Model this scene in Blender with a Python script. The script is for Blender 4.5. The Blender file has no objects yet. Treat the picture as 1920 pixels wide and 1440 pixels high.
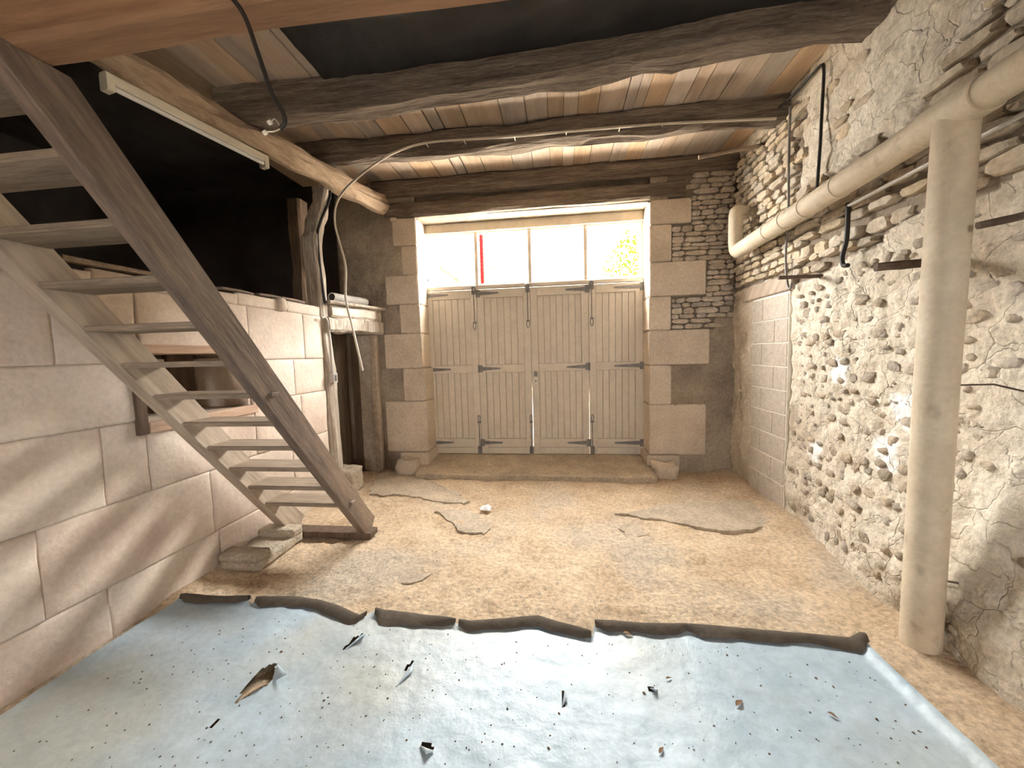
import bpy, bmesh, math, random
from mathutils import Vector, Matrix, noise
S = bpy.context.scene
C = S.collection
rng = random.Random(7)
# ------------------------------------------------------------------ camera
f = 720.0
def nrm(v): return v.normalized()
Yd = Vector((87, -60, f)).normalized()
Xd = Vector((4990, -77, -f)).normalized()
Xd = (Xd - Yd*Xd.dot(Yd)).normalized()
Zd = Xd.cross(Yd)
H = 1.40
cam = bpy.data.objects.new('camera', bpy.data.cameras.new('camera'))
C.objects.link(cam)
cam.data.sensor_width = 36.0; cam.data.lens = f/1920*36.0
cam.data.clip_start = 0.05; cam.data.clip_end = 200
right = Vector((Xd.x, Yd.x, Zd.x)); up = -Vector((Xd.y, Yd.y, Zd.y)); back = -Vector((Xd.z, Yd.z, Zd.z))
M4 = Matrix((right, up, back)).transposed().to_4x4(); M4.translation = (0, 0, H)
cam.matrix_world = M4
S.camera = cam
# ------------------------------------------------------------------ world, sun, exposure
W = bpy.data.worlds.new('sky'); S.world = W; W.use_nodes = True
bg = W.node_tree.nodes['Background']
bg.inputs[0].default_value = (1.0, 0.965, 0.945, 1); bg.inputs[1].default_value = 40.0
sun = bpy.data.objects.new('sun', bpy.data.lights.new('sun', 'SUN')); C.objects.link(sun)
sun.data.energy = 80.0; sun.data.angle = 0.02; sun.data.color = (1, 0.95, 0.86)
sun.rotation_euler = (math.radians(38), 0, math.radians(87))
for nm, loc, rot, sx, sy in (('transom_portal', (-0.33, 4.92, 2.58), (math.radians(-90), 0, 0), 2.75, 0.75),
                             ('rear_fill_portal', (0.2, -3.15, 1.5), (math.radians(90), 0, 0), .6, .6)):  # rear one samples the opening added for fill light
    L = bpy.data.lights.new(nm, 'AREA'); L.shape = 'RECTANGLE'; L.size = sx; L.size_y = sy
    L.cycles.is_portal = True
    o = bpy.data.objects.new(nm, L); C.objects.link(o); o.location = loc; o.rotation_euler = rot
S.view_settings.view_transform = 'Standard'; S.view_settings.look = 'None'
S.view_settings.exposure = 1.42; S.view_settings.gamma = 1.0; S.view_settings.use_curve_mapping = False

# ------------------------------------------------------------------ materials
def mat(name, c1, c2, scale=4, stretch=(1, 1, 1), rot=(0, 0, 0), rough=.9, bump=.35, bscale=None, bdist=.01,
        rnd=0.0, hue=0.0, metal=0, detail=7, c3=None, s3=1.2, t3=(.5, .62), spec=.3, crack=0, speck=0, sps=60):
    m = bpy.data.materials.new(name); m.use_nodes = True
    nt = m.node_tree; N = nt.nodes; Lk = nt.links
    b = N['Principled BSDF']; b.inputs['Roughness'].default_value = rough; b.inputs['Metallic'].default_value = metal
    b.inputs['Specular IOR Level'].default_value = spec
    tc = N.new('ShaderNodeTexCoord'); oi = N.new('ShaderNodeObjectInfo')
    mul = N.new('ShaderNodeMath'); mul.operation = 'MULTIPLY'; mul.inputs[1].default_value = 37.0
    Lk.new(oi.outputs['Random'], mul.inputs[0])
    m0 = N.new('ShaderNodeMapping'); m0.inputs['Rotation'].default_value = rot
    Lk.new(tc.outputs['Object'], m0.inputs['Vector'])
    mp = N.new('ShaderNodeMapping'); mp.inputs['Scale'].default_value = stretch
    Lk.new(m0.outputs[0], mp.inputs['Vector']); Lk.new(mul.outputs[0], mp.inputs['Location'])
    nz = N.new('ShaderNodeTexNoise'); nz.inputs['Scale'].default_value = scale; nz.inputs['Detail'].default_value = detail
    nz.inputs['Roughness'].default_value = .62
    Lk.new(mp.outputs[0], nz.inputs['Vector'])
    rp = N.new('ShaderNodeValToRGB'); rp.color_ramp.elements[0].position = .34; rp.color_ramp.elements[1].position = .66
    rp.color_ramp.elements[0].color = (*c1, 1); rp.color_ramp.elements[1].color = (*c2, 1)
    Lk.new(nz.outputs['Fac'], rp.inputs[0])
    col = rp.outputs[0]
    if c3:
        n3 = N.new('ShaderNodeTexNoise'); n3.inputs['Scale'].default_value = s3; n3.inputs['Detail'].default_value = 5
        Lk.new(mp.outputs[0], n3.inputs['Vector'])
        r3 = N.new('ShaderNodeMapRange'); r3.inputs['From Min'].default_value = t3[0]; r3.inputs['From Max'].default_value = t3[1]
        Lk.new(n3.outputs['Fac'], r3.inputs['Value'])
        mx = N.new('ShaderNodeMix'); mx.data_type = 'RGBA'; mx.inputs['B'].default_value = (*c3, 1)
        Lk.new(r3.outputs[0], mx.inputs['Factor']); Lk.new(col, mx.inputs['A']); col = mx.outputs['Result']
    if speck:
        ns = N.new('ShaderNodeTexNoise'); ns.inputs['Scale'].default_value = sps; ns.inputs['Detail'].default_value = 4; ns.inputs['Roughness'].default_value = .7
        Lk.new(mp.outputs[0], ns.inputs['Vector'])
        rs = N.new('ShaderNodeMapRange'); rs.inputs['From Min'].default_value = .36; rs.inputs['From Max'].default_value = .64
        rs.inputs['To Min'].default_value = 1-speck; rs.inputs['To Max'].default_value = 1+speck*.35
        Lk.new(ns.outputs['Fac'], rs.inputs['Value'])
        vm = N.new('ShaderNodeVectorMath'); vm.operation = 'SCALE'; Lk.new(col, vm.inputs[0]); Lk.new(rs.outputs[0], vm.inputs['Scale']); col = vm.outputs[0]
    if rnd or hue:
        hv = N.new('ShaderNodeHueSaturation')
        mr = N.new('ShaderNodeMapRange'); mr.inputs['To Min'].default_value = 1-rnd; mr.inputs['To Max'].default_value = 1+rnd
        Lk.new(oi.outputs['Random'], mr.inputs['Value']); Lk.new(mr.outputs[0], hv.inputs['Value'])
        if hue:
            m2 = N.new('ShaderNodeMath'); m2.operation = 'MULTIPLY'; m2.inputs[1].default_value = 7.31
            Lk.new(oi.outputs['Random'], m2.inputs[0])
            m3 = N.new('ShaderNodeMath'); m3.operation = 'FRACT'; Lk.new(m2.outputs[0], m3.inputs[0])
            mh = N.new('ShaderNodeMapRange'); mh.inputs['To Min'].default_value = 1-hue; mh.inputs['To Max'].default_value = 1+hue*.4
            Lk.new(m3.outputs[0], mh.inputs['Value']); Lk.new(mh.outputs[0], hv.inputs['Saturation'])
        Lk.new(col, hv.inputs['Color']); col = hv.outputs[0]
    Lk.new(col, b.inputs['Base Color'])
    if bump:
        nb = N.new('ShaderNodeTexNoise'); nb.inputs['Scale'].default_value = bscale or scale*3; nb.inputs['Detail'].default_value = 8
        Lk.new(mp.outputs[0], nb.inputs['Vector'])
        bp = N.new('ShaderNodeBump'); bp.inputs['Strength'].default_value = bump; bp.inputs['Distance'].default_value = bdist
        h = nb.outputs['Fac']
        if crack:
            vo = N.new('ShaderNodeTexVoronoi'); vo.feature = 'DISTANCE_TO_EDGE'; vo.inputs['Scale'].default_value = crack
            nd = N.new('ShaderNodeTexNoise'); nd.inputs['Scale'].default_value = 3.5; nd.inputs['Detail'].default_value = 4
            Lk.new(tc.outputs['Object'], nd.inputs['Vector'])
            va = N.new('ShaderNodeVectorMath'); va.operation = 'MULTIPLY_ADD'; va.inputs[1].default_value = (.45, .45, .45)
            Lk.new(nd.outputs['Color'], va.inputs[0]); Lk.new(tc.outputs['Object'], va.inputs[2])
            Lk.new(va.outputs[0], vo.inputs['Vector'])
            cr = N.new('ShaderNodeMapRange'); cr.inputs['From Max'].default_value = .03; cr.inputs['To Max'].default_value = .28
            Lk.new(vo.outputs['Distance'], cr.inputs['Value'])
            ad = N.new('ShaderNodeMath'); ad.operation = 'ADD'; Lk.new(h, ad.inputs[0]); Lk.new(cr.outputs[0], ad.inputs[1]); h = ad.outputs[0]
        Lk.new(h, bp.inputs['Height']); Lk.new(bp.outputs[0], b.inputs['Normal'])
    return m

def masked(m, attr, col, strength=1.0):
    """mix another colour in by a point attribute painted where the wall has that other stuff"""
    nt = m.node_tree; N = nt.nodes; b = N['Principled BSDF']
    src = b.inputs['Base Color'].links[0].from_socket
    at = N.new('ShaderNodeAttribute'); at.attribute_name = attr
    mx = N.new('ShaderNodeMix'); mx.data_type = 'RGBA'; mx.inputs['B'].default_value = (*col, 1)
    ml = N.new('ShaderNodeMath'); ml.operation = 'MULTIPLY'; ml.inputs[1].default_value = strength
    nt.links.new(at.outputs['Fac'], ml.inputs[0]); nt.links.new(ml.outputs[0], mx.inputs['Factor'])
    nt.links.new(src, mx.inputs['A']); nt.links.new(mx.outputs['Result'], b.inputs['Base Color'])
    return m

MT = {}
MT['sand'] = mat('sand', (.49, .36, .235), (.67, .53, .375), 3.2, rough=.95, bump=.8, bscale=38, bdist=.012, c3=(.52, .44, .34), s3=1.1, t3=(.52, .66), speck=0.34, sps=42)
MT['slab'] = mat('slab', (.40, .33, .25), (.55, .46, .35), 5, rough=.9, bump=.5, bscale=40, speck=0.28, sps=45)
MT['block'] = mat('limestone_block', (.63, .515, .425), (.78, .68, .585), 2.2, rough=.9, bump=.45, bscale=30, rnd=.06, c3=(.56, .44, .36), s3=1.4, t3=(.55, .75), speck=0.1, sps=40)
MT['joint'] = mat('joint_mortar', (.44, .36, .28), (.56, .47, .37), 8, bump=.6, bscale=60)
MT['quoin'] = mat('quoin_stone', (.54, .45, .35), (.66, .56, .45), 3, rough=.9, bump=.4, bscale=35, rnd=.08, speck=0.16, sps=40)
MT['plaster_r'] = masked(mat('lime_plaster', (.62, .54, .42), (.80, .72, .60), 5, rough=.95, bump=.9, bscale=24, bdist=.018, c3=(.50, .42, .32), s3=2.0, t3=(.5, .7), crack=5.0, speck=.22, sps=45), 'earth', (.24, .185, .135), .85)
masked(MT['plaster_r'], 'white', (.88, .87, .84), 1.0)
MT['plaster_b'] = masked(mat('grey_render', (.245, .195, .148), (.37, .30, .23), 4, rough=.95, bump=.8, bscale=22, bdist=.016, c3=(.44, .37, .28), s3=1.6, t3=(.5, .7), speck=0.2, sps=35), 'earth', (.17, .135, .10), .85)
MT['stone'] = mat('rubble_stone', (.47, .38, .27), (.66, .56, .42), 9, rough=.95, bump=.7, bscale=45, rnd=.16, hue=.25, speck=0.22, sps=30)
MT['stone_b'] = mat('thin_rubble_stone', (.42, .35, .27), (.56, .47, .37), 9, rough=.95, bump=.6, bscale=45, rnd=.15, hue=.2, speck=0.22, sps=30)
MT['cobble'] = mat('field_stone', (.36, .29, .215), (.56, .47, .36), 14, rough=.95, bump=.8, bscale=55, rnd=.2, hue=.25, speck=0.25, sps=35)
MT['cinder'] = mat('cinder_block', (.50, .44, .37), (.62, .55, .47), 20, rough=.97, bump=.9, bscale=110, bdist=.006, rnd=.05, speck=0.2, sps=80)
MT['plank'] = mat('ceiling_plank', (.47, .335, .225), (.60, .455, .325), 2, stretch=(5, .6, 5), rough=.85, bump=.25, rnd=.27, hue=.45, c3=(.36, .26, .185), s3=.9, t3=(.6, .8), speck=.10, sps=9)
MT['beamx'] = mat('old_oak_beam', (.115, .086, .066), (.23, .18, .14), 3, stretch=(.8, 9, 9), rough=.9, bump=.8, bscale=7, bdist=.02, c3=(.32, .26, .20), s3=1.0, t3=(.55, .75), speck=0.3, sps=14)
MT['beamwarm'] = mat('warm_oak_beam', (.22, .12, .065), (.36, .205, .115), 3, stretch=(.8, 9, 9), rough=.8, bump=.5, bscale=6)
MT['log'] = mat('pale_log_beam', (.30, .21, .14), (.47, .355, .25), 3, stretch=(8, .8, 8), rough=.85, bump=.6, bscale=7, speck=0.2, sps=14)
MT['post'] = mat('weathered_post', (.38, .31, .24), (.70, .63, .54), 3, stretch=(9, 9, .8), rough=.9, bump=.7, bscale=7, bdist=.015, speck=0.25, sps=14)
MT['darkpost'] = mat('brown_post', (.13, .085, .055), (.22, .15, .10), 3, stretch=(9, 9, .8), rough=.9, bump=.6, bscale=7)
MT['stringer'] = mat('worn_stair_wood', (.115, .083, .066), (.235, .172, .13), 3, c3=(.33, .255, .185), s3=.35, t3=(.5, .7), stretch=(9, 1, 9), rot=(math.radians(51), 0, 0), rough=.42, bump=.4, bscale=6, spec=.5, speck=0.25, sps=14)
MT['stringer2'] = mat('pale_stair_wood', (.35, .275, .21), (.52, .43, .335), 3, stretch=(9, 1, 9), rot=(math.radians(51), 0, 0), rough=.8, bump=.3, bscale=6)
MT['tread'] = mat('tread_wood', (.25, .188, .135), (.40, .315, .235), 3, stretch=(1, 9, 9), rough=.8, bump=.35, bscale=6, rnd=.1, speck=0.22, sps=14)
MT['winwood'] = mat('reddish_window_wood', (.40, .26, .18), (.56, .40, .29), 3, stretch=(9, 1, 9), rough=.8, bump=.3)
MT['darkwood'] = mat('dark_wood', (.10, .066, .045), (.17, .115, .08), 3, stretch=(9, 9, 1), rough=.85, bump=.3)
MT['loft'] = mat('shade_dark_loft', (.035, .027, .022), (.055, .043, .035), 3, rough=.95, bump=.4)  # near-black colour stands in for the loft's deep shade
MT['loftboard'] = mat('dark_boards', (.10, .075, .055), (.15, .115, .085), 3, stretch=(9, 9, 1), rough=.9, bump=.3)
MT['cream'] = mat('cream_paint', (.62, .545, .44), (.69, .62, .515), 6, rough=.55, bump=.12, bscale=30, c3=(.56, .48, .37), s3=3, t3=(.62, .8), rnd=.03, speck=0.06, sps=30)
MT['iron'] = mat('grey_iron', (.16, .145, .13), (.26, .24, .22), 20, rough=.55, bump=.2, metal=.4)
MT['rust'] = mat('rusty_iron', (.085, .06, .045), (.16, .11, .08), 20, rough=.8, bump=.4)
MT['pipe'] = mat('cream_pipe', (.58, .49, .36), (.68, .59, .45), 6, rough=.6, bump=.15, bscale=40, c3=(.46, .38, .28), s3=9, t3=(.62, .72), speck=0.08, sps=40)
MT['black'] = mat('black_rubber', (.018, .015, .013), (.035, .03, .027), 6, rough=.5, bump=0)
MT['whitecable'] = mat('pale_cable', (.52, .46, .38), (.60, .53, .44), 10, rough=.5, bump=0)
MT['greypvc'] = mat('grey_pvc', (.42, .39, .35), (.48, .45, .41), 10, rough=.5, bump=0)
MT['alu'] = mat('bright_tube', (.66, .64, .60), (.74, .72, .68), 10, rough=.35, bump=0, metal=.3)
MT['lampwhite'] = mat('lamp_white', (.72, .67, .56), (.78, .73, .62), 5, rough=.4, bump=0)
MT['copper'] = mat('bare_copper', (.60, .52, .44), (.70, .62, .52), 9, rough=.3, bump=0, metal=.6)
MT['plastic'] = mat('black_plastic', (.012, .012, .013), (.03, .03, .031), 3, rough=.38, bump=.5, bscale=4, bdist=.03, spec=.5)
MT['sheet'] = mat('pale_blue_vinyl', (.345, .45, .53), (.50, .61, .685), 2.5, rough=.44, bump=.55, bscale=20, bdist=.008, c3=(.46, .49, .46), s3=.9, t3=(.5, .68), spec=.48, speck=0.1, sps=30)
MT['sheetback'] = mat('felt_backing', (.085, .068, .05), (.135, .11, .085), 12, rough=.95, bump=.4)
MT['kraft'] = mat('torn_backing', (.30, .20, .13), (.42, .30, .20), 12, rough=.95, bump=.4)
MT['concrete'] = mat('rough_concrete', (.42, .35, .26), (.58, .50, .39), 12, rough=.97, bump=.9, bscale=60, bdist=.01, speck=0.28, sps=60)
MT['paper'] = mat('white_paper', (.80, .80, .80), (.86, .86, .86), 6, rough=.8, bump=0)
MT['leaf'] = mat('dry_leaf', (.16, .09, .05), (.26, .15, .08), 20, rough=.8, bump=.2)
MT['slate'] = mat('grey_tile', (.20, .15, .12), (.32, .25, .20), 12, rough=.9, bump=.4)
MT['facade'] = mat('sunny_facade', (.05, .042, .031), (.10, .088, .07), 5, stretch=(1, 1, 5), rough=.95, spec=0, bump=.5, bscale=8)
MT['bluetile'] = mat('blue_slate', (.012, .02, .028), (.03, .042, .055), 14, rough=.9, spec=0, bump=.3)
MT['red'] = mat('red_paint', (.075, .0015, .0015), (.09, .002, .002), 5, rough=.9, spec=0, bump=0)
MT['green'] = mat('green_leaf', (.014, .04, .002), (.03, .06, .004), 3, rough=.9, spec=0, bump=0)
MT['bark'] = mat('bark', (.16, .11, .07), (.25, .18, .12), 12, rough=.9, bump=.5)
MT['gravel'] = mat('gravel', (.50, .46, .40), (.62, .58, .52), 20, rough=.95, bump=.6)
MT['debris'] = mat('debris', (.10, .07, .05), (.22, .16, .11), 20, rough=.9, bump=0)
MT['chip'] = mat('pale_chip', (.72, .67, .58), (.82, .78, .70), 20, rough=.9, bump=.2)
def glass():
    m = bpy.data.materials.new('window_glass'); m.use_nodes = True; nt = m.node_tree; N = nt.nodes
    N.remove(N['Principled BSDF'])
    t = N.new('ShaderNodeBsdfTransparent'); t.inputs[0].default_value = (.95, .96, .95, 1)
    g = N.new('ShaderNodeBsdfGlossy'); g.inputs['Roughness'].default_value = .03
    mx = N.new('ShaderNodeMixShader'); mx.inputs[0].default_value = .05
    nt.links.new(t.outputs[0], mx.inputs[1]); nt.links.new(g.outputs[0], mx.inputs[2])
    nt.links.new(mx.outputs[0], N['Material Output'].inputs[0]); return m
MT['glass'] = glass()

# ------------------------------------------------------------------ mesh helpers
WL = {}   # world location of every object made here
def tag(o, label=None, cat=None, group=None, kind=None):
    if label: o['label'] = label
    if cat: o['category'] = cat
    if group: o['group'] = group
    if kind: o['kind'] = kind
    return o
def empty(name, loc, label, cat, group=None, kind=None):
    o = bpy.data.objects.new(name, None); C.objects.link(o); o.location = loc; o.empty_display_size = .1
    WL[o.name] = Vector(loc); return tag(o, label, cat, group, kind)
class MB:
    def __init__(s): s.v = []; s.f = []; s.attr = {}
    def add(s, vs, fs):
        n = len(s.v); s.v += [Vector(v) for v in vs]; s.f += [tuple(i+n for i in q) for q in fs]; return s
    def box(s, x0, x1, y0, y1, z0, z1):
        return s.add([(x0,y0,z0),(x1,y0,z0),(x1,y1,z0),(x0,y1,z0),(x0,y0,z1),(x1,y0,z1),(x1,y1,z1),(x0,y1,z1)],
                     [(0,3,2,1),(4,5,6,7),(0,1,5,4),(1,2,6,5),(2,3,7,6),(3,0,4,7)])
    def prism(s, poly, fn, d0, d1):
        """poly: 2D points; fn(u,v,d)->3D"""
        n = len(poly)
        vs = [fn(u, v, d0) for u, v in poly] + [fn(u, v, d1) for u, v in poly]
        return s.add(vs, [tuple(range(n))[::-1], tuple(range(n, 2*n))] + [(i, (i+1) % n, n+(i+1) % n, n+i) for i in range(n)])
    def sweep(s, path, sec, upv=(0, 0, 1), jit=0.0, seed=0, cap=True):
        """sec: list of 2D (a,b) or fn(i,t)->list ; a along side, b along up"""
        P = [Vector(p) for p in path]; n = len(P); rings = []
        r = random.Random(seed); U = Vector(upv)
        for i, p in enumerate(P):
            t = (P[min(i+1, n-1)]-P[max(i-1, 0)]).normalized()
            side = t.cross(U)
            if side.length < 1e-4: side = t.cross(Vector((1, .01, 0)))
            side.normalize(); u2 = side.cross(t).normalized()
            sc = sec(i, i/(n-1)) if callable(sec) else sec
            ring = []
            for a, b in sc:
                q = p + side*a + u2*b
                if jit: q += side*r.uniform(-jit, jit) + u2*r.uniform(-jit, jit)
                ring.append(q)
            rings.append(ring)
        m = len(rings[0]); vs = [q for R in rings for q in R]; fs = []
        for i in range(n-1):
            for j in range(m):
                fs.append((i*m+j, i*m+(j+1) % m, (i+1)*m+(j+1) % m, (i+1)*m+j))
        if cap: fs.append(tuple(range(m))[::-1]); fs.append(tuple(range((n-1)*m, n*m)))
        return s.add(vs, fs)
    def tube(s, path, r, n=10, smooth=0):
        if smooth: path = curve(path, smooth)
        P = [Vector(p) for p in path]; k = len(P)
        t0 = (P[1]-P[0]).normalized(); a = t0.orthogonal().normalized(); rings = []
        for i in range(k):
            t = (P[min(i+1, k-1)]-P[max(i-1, 0)]).normalized()
            a = (a - t*a.dot(t)).normalized(); b = t.cross(a)
            rr = r(i/(k-1)) if callable(r) else r
            rings.append([P[i] + (a*math.cos(2*math.pi*j/n) + b*math.sin(2*math.pi*j/n))*rr for j in range(n)])
        vs = [q for R in rings for q in R]; fs = []
        for i in range(k-1):
            for j in range(n): fs.append((i*n+j, i*n+(j+1) % n, (i+1)*n+(j+1) % n, (i+1)*n+j))
        vs += rings[0] + rings[-1]      # caps on vertices of their own, so the side can be shaded smooth
        fs += [tuple(range(k*n, k*n+n))[::-1], tuple(range(k*n+n, k*n+2*n))]
        return s.add(vs, fs)
    def build(s, name, m, parent=None, bevel=0, smooth=False, seg=1, mats=None):
        vs = s.v
        lo = Vector((min(v.x for v in vs), min(v.y for v in vs), min(v.z for v in vs)))
        hi = Vector((max(v.x for v in vs), max(v.y for v in vs), max(v.z for v in vs)))
        org = (lo+hi)/2
        if parent is None: org.z = lo.z
        me = bpy.data.meshes.new(name)
        me.from_pydata([v-org for v in vs], [], s.f)
        if bevel:
            bm = bmesh.new(); bm.from_mesh(me)
            bmesh.ops.recalc_face_normals(bm, faces=bm.faces)
            bmesh.ops.bevel(bm, geom=list(bm.edges), offset=bevel, segments=seg, affect='EDGES', clamp_overlap=True)
            bm.to_mesh(me); bm.free()
        else:
            bm = bmesh.new(); bm.from_mesh(me); bmesh.ops.recalc_face_normals(bm, faces=bm.faces); bm.to_mesh(me); bm.free()
            for k, vals in s.attr.items():
                at = me.attributes.new(k, 'FLOAT', 'POINT'); at.data.foreach_set('value', vals)
        me.materials.append(MT[m] if isinstance(m, str) else m)
        if smooth: me.polygons.foreach_set('use_smooth', [True]*len(me.polygons))
        me.update()
        o = bpy.data.objects.new(name, me); C.objects.link(o)
        WL[o.name] = org
        if parent is not None:
            o.parent = parent; o.location = org - WL[parent.name]
        else: o.location = org
        return o
def curve(pts, n):
    P = [Vector(p) for p in pts]; P = [P[0]*2-P[1]] + P + [P[-1]*2-P[-2]]; out = []
    for i in range(1, len(P)-2):
        for k in range(n):
            t = k/n; a, b, c, d = P[i-1:i+3]
            out.append(.5*((2*b) + (c-a)*t + (2*a-5*b+4*c-d)*t*t + (3*b-a-3*c+d)*t**3))
    out.append(P[-2]); return out
def fr(x, y, z, o=4): return noise.fractal(Vector((x, y, z)), 1.0, 2.1, o)
def sst(a, b, x):
    t = max(0, min(1, (x-a)/(b-a))); return t*t*(3-2*t)
def grid(us, vs, fn):
    m = MB(); nu, nv = len(us), len(vs)
    m.v = [Vector(fn(u, v)) for v in vs for u in us]
    m.f = [(j*nu+i, j*nu+i+1, (j+1)*nu+i+1, (j+1)*nu+i) for j in range(nv-1) for i in range(nu-1)]
    return m
def frange(a, b, d):
    n = max(1, round((b-a)/d)); return [a+(b-a)*i/n for i in range(n+1)]
def rect_sec(w, h, c=.02):
    a, b = w/2, h/2
    return [(-a+c, -b), (0, -b), (a-c, -b), (a, -b+c), (a, 0), (a, b-c), (a-c, b), (-a+c, b), (-a, b-c), (-a, 0), (-a, -b+c)]
def timber(name, path, w, h, m, parent=None, seed=0, amp=.012, c=.025, upv=(0, 0, 1), n=24):
    P = [Vector(p) for p in path]
    Q = []
    for i in range(n+1):
        t = i/n*(len(P)-1); k = min(int(t), len(P)-2); Q.append(P[k].lerp(P[k+1], t-k))
    base = rect_sec(w, h, c)
    def sec(i, t):
        out = []
        for j, (a, b) in enumerate(base):
            s = 1 + amp/max(w, h)*4*fr(i*.21+seed*7, j*.35, seed, 3)
            out.append((a*s + amp*.5*fr(i*.15, seed, j*.1, 2), b*s + amp*.7*fr(i*.12+9, seed+5, j*.1, 2)))
        return out
    mb = MB(); mb.sweep(Q, sec, upv)
    return mb.build(name, m, parent, smooth=False)
def stone(parent, fn, u, v, w, h, p, m, name='stone', r=rng, n=10, ex=3.2, base=-.03, jl=.88, inn=.88, sm=True):
    """one irregular field stone: outline, shoulder and uneven face"""
    out = []
    ph = r.uniform(-.2, .2)
    for k in range(n):
        a = 2*math.pi*(k+.5)/n + r.uniform(-.12, .12)
        c, s = math.cos(a), math.sin(a)
        q = (abs(c)**ex + abs(s)**ex)**(-1/ex) * r.uniform(jl, 1.05)
        out.append((c*q*w/2, s*q*h/2 + c*q*w/2*ph*.12))
    mb = MB(); vs = []
    for sc, d in ((1.0, base), (1.0, p*.55), (inn, p)):
        for a, b in out: vs.append(fn(u+a*sc, v+b*sc, d + (r.uniform(-.006, .006) if d > 0 else 0)))
    vs.append(fn(u, v, p*1.12 + r.uniform(-.004, .006)))
    fs = []
    for L in range(2):
        for k in range(n): fs.append((L*n+k, L*n+(k+1) % n, (L+1)*n+(k+1) % n, (L+1)*n+k))
    for k in range(n): fs.append((2*n+k, 2*n+(k+1) % n, 3*n))
    mb.add(vs, fs)
    return mb.build(name, m, parent, smooth=sm)
def courses(u0, u1, v0, v1, hr, lr, gap, r, wav=0.0):
    v = v0; row = 0
    while v < v1-.02:
        h = r.uniform(*hr); u = u0 - r.uniform(0, lr[0])
        while u < u1:
            l = r.uniform(*lr)*(.7+h/hr[1]*.5)
            hh = h*r.uniform(.9, 1.06)
            yield u+l/2, v+h/2 + wav*fr((u+l/2)*1.3, row*.4, 3, 2), l-gap, hh-gap
            u += l
        v += h; row += 1

# ------------------------------------------------------------------ floor
XL, XR, YB, ZC = -2.32, 1.90, 4.50, 3.45
def floor_z(x, y):
    z = .014*fr(x*1.3, y*1.3, 0) + .011*fr(x*5, y*5, 3) + .009*fr(x*14, y*14, 7, 4)
    z += .05*sst(.30, .0, XR-.12-x)*sst(1.0, 2.0, y)*.6 + .02*sst(.2, 0, x-XL)
    if y < 1.95: z *= sst(1.75, 1.95, y)
    return z - .012
mb = grid(frange(-2.75, 2.0, .024), frange(1.75, 4.95, .022), lambda x, y: (x, y, floor_z(x, y)))
mb2 = grid(frange(-2.75, 2.0, .3), frange(-3.2, 1.75, .3), lambda x, y: (x, y, -.012))
mb.add(mb2.v, mb2.f)
FL = mb.build('floor', 'sand', smooth=True)
tag(FL, 'sandy tan earth floor strewn with grit and worn concrete', 'floor', kind='structure')
def slab(pts, z, th, name='slab', m='slab', rough=.012, seed=1):
    P = [Vector((a, b)) for a, b in pts]; n = len(P); poly = []
    for i in range(n):
        a, b = P[i], P[(i+1) % n]; k = max(2, int((b-a).length/.03))
        for j in range(k):
            q = a.lerp(b, j/k); poly.append((q.x + rough*4*fr(q.x*7, q.y*7, seed, 4), q.y + rough*4*fr(q.x*7, q.y*7, seed+4, 4)))
    mb = MB(); mb.prism(poly, lambda u, v, d: (u, v, d + .006*fr(u*2, v*2, 1, 2)), z-th, z)
    return mb.build(name, m, FL)
slab([(.467, 3.273), (.913, 3.50), (1.477, 3.62), (1.80, 3.70), (1.80, 3.25), (1.50, 3.06), (1.32, 3.0), (1.136, 3.05), (.80, 3.16)], .004, .06)
slab([(-1.95, 3.62), (-2.20, 4.35), (-1.85, 4.38), (-1.2, 3.85), (-.873, 3.52), (-.902, 3.43), (-1.25, 3.50), (-1.5, 3.62)], .004, .06, seed=3)
slab([(-1.129, 3.241), (-.828, 3.317), (-.588, 2.952), (-.625, 2.811), (-.827, 2.937), (-.93, 3.062)], .000, .06, seed=5)
slab([(.44, 3.02), (.62, 3.05), (.66, 2.93), (.52, 2.88)], -.004, .05, seed=6)
slab([(-1.25, 2.35), (-1.0, 2.5), (-.82, 2.42), (-.86, 2.22), (-1.05, 2.18)], -.008, .05, seed=8)
# threshold slab before the doors
mb = MB()
poly = [(-1.66, 4.16), (-.9, 4.13), (-.2, 4.14), (.5, 4.11), (1.02, 4.12), (1.03, 4.3), (1.04, 4.96), (-1.72, 4.96), (-1.70, 4.4)]
pp = []
for i in range(len(poly)):
    a, b = Vector(poly[i]), Vector(poly[(i+1) % len(poly)])
    for j in range(6):
        q = a.lerp(b, j/6); pp.append((q.x, q.y + (.02*fr(q.x*4, 2, 2, 3) if q.y < 4.3 else 0)))
mb.prism(pp, lambda u, v, d: (u, v, -.06 if d < 0 else .05 + .065*sst(4.1, 4.85, v)), -1, 1)
mb.build('threshold_slab', 'slab', FL, bevel=.008)

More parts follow.
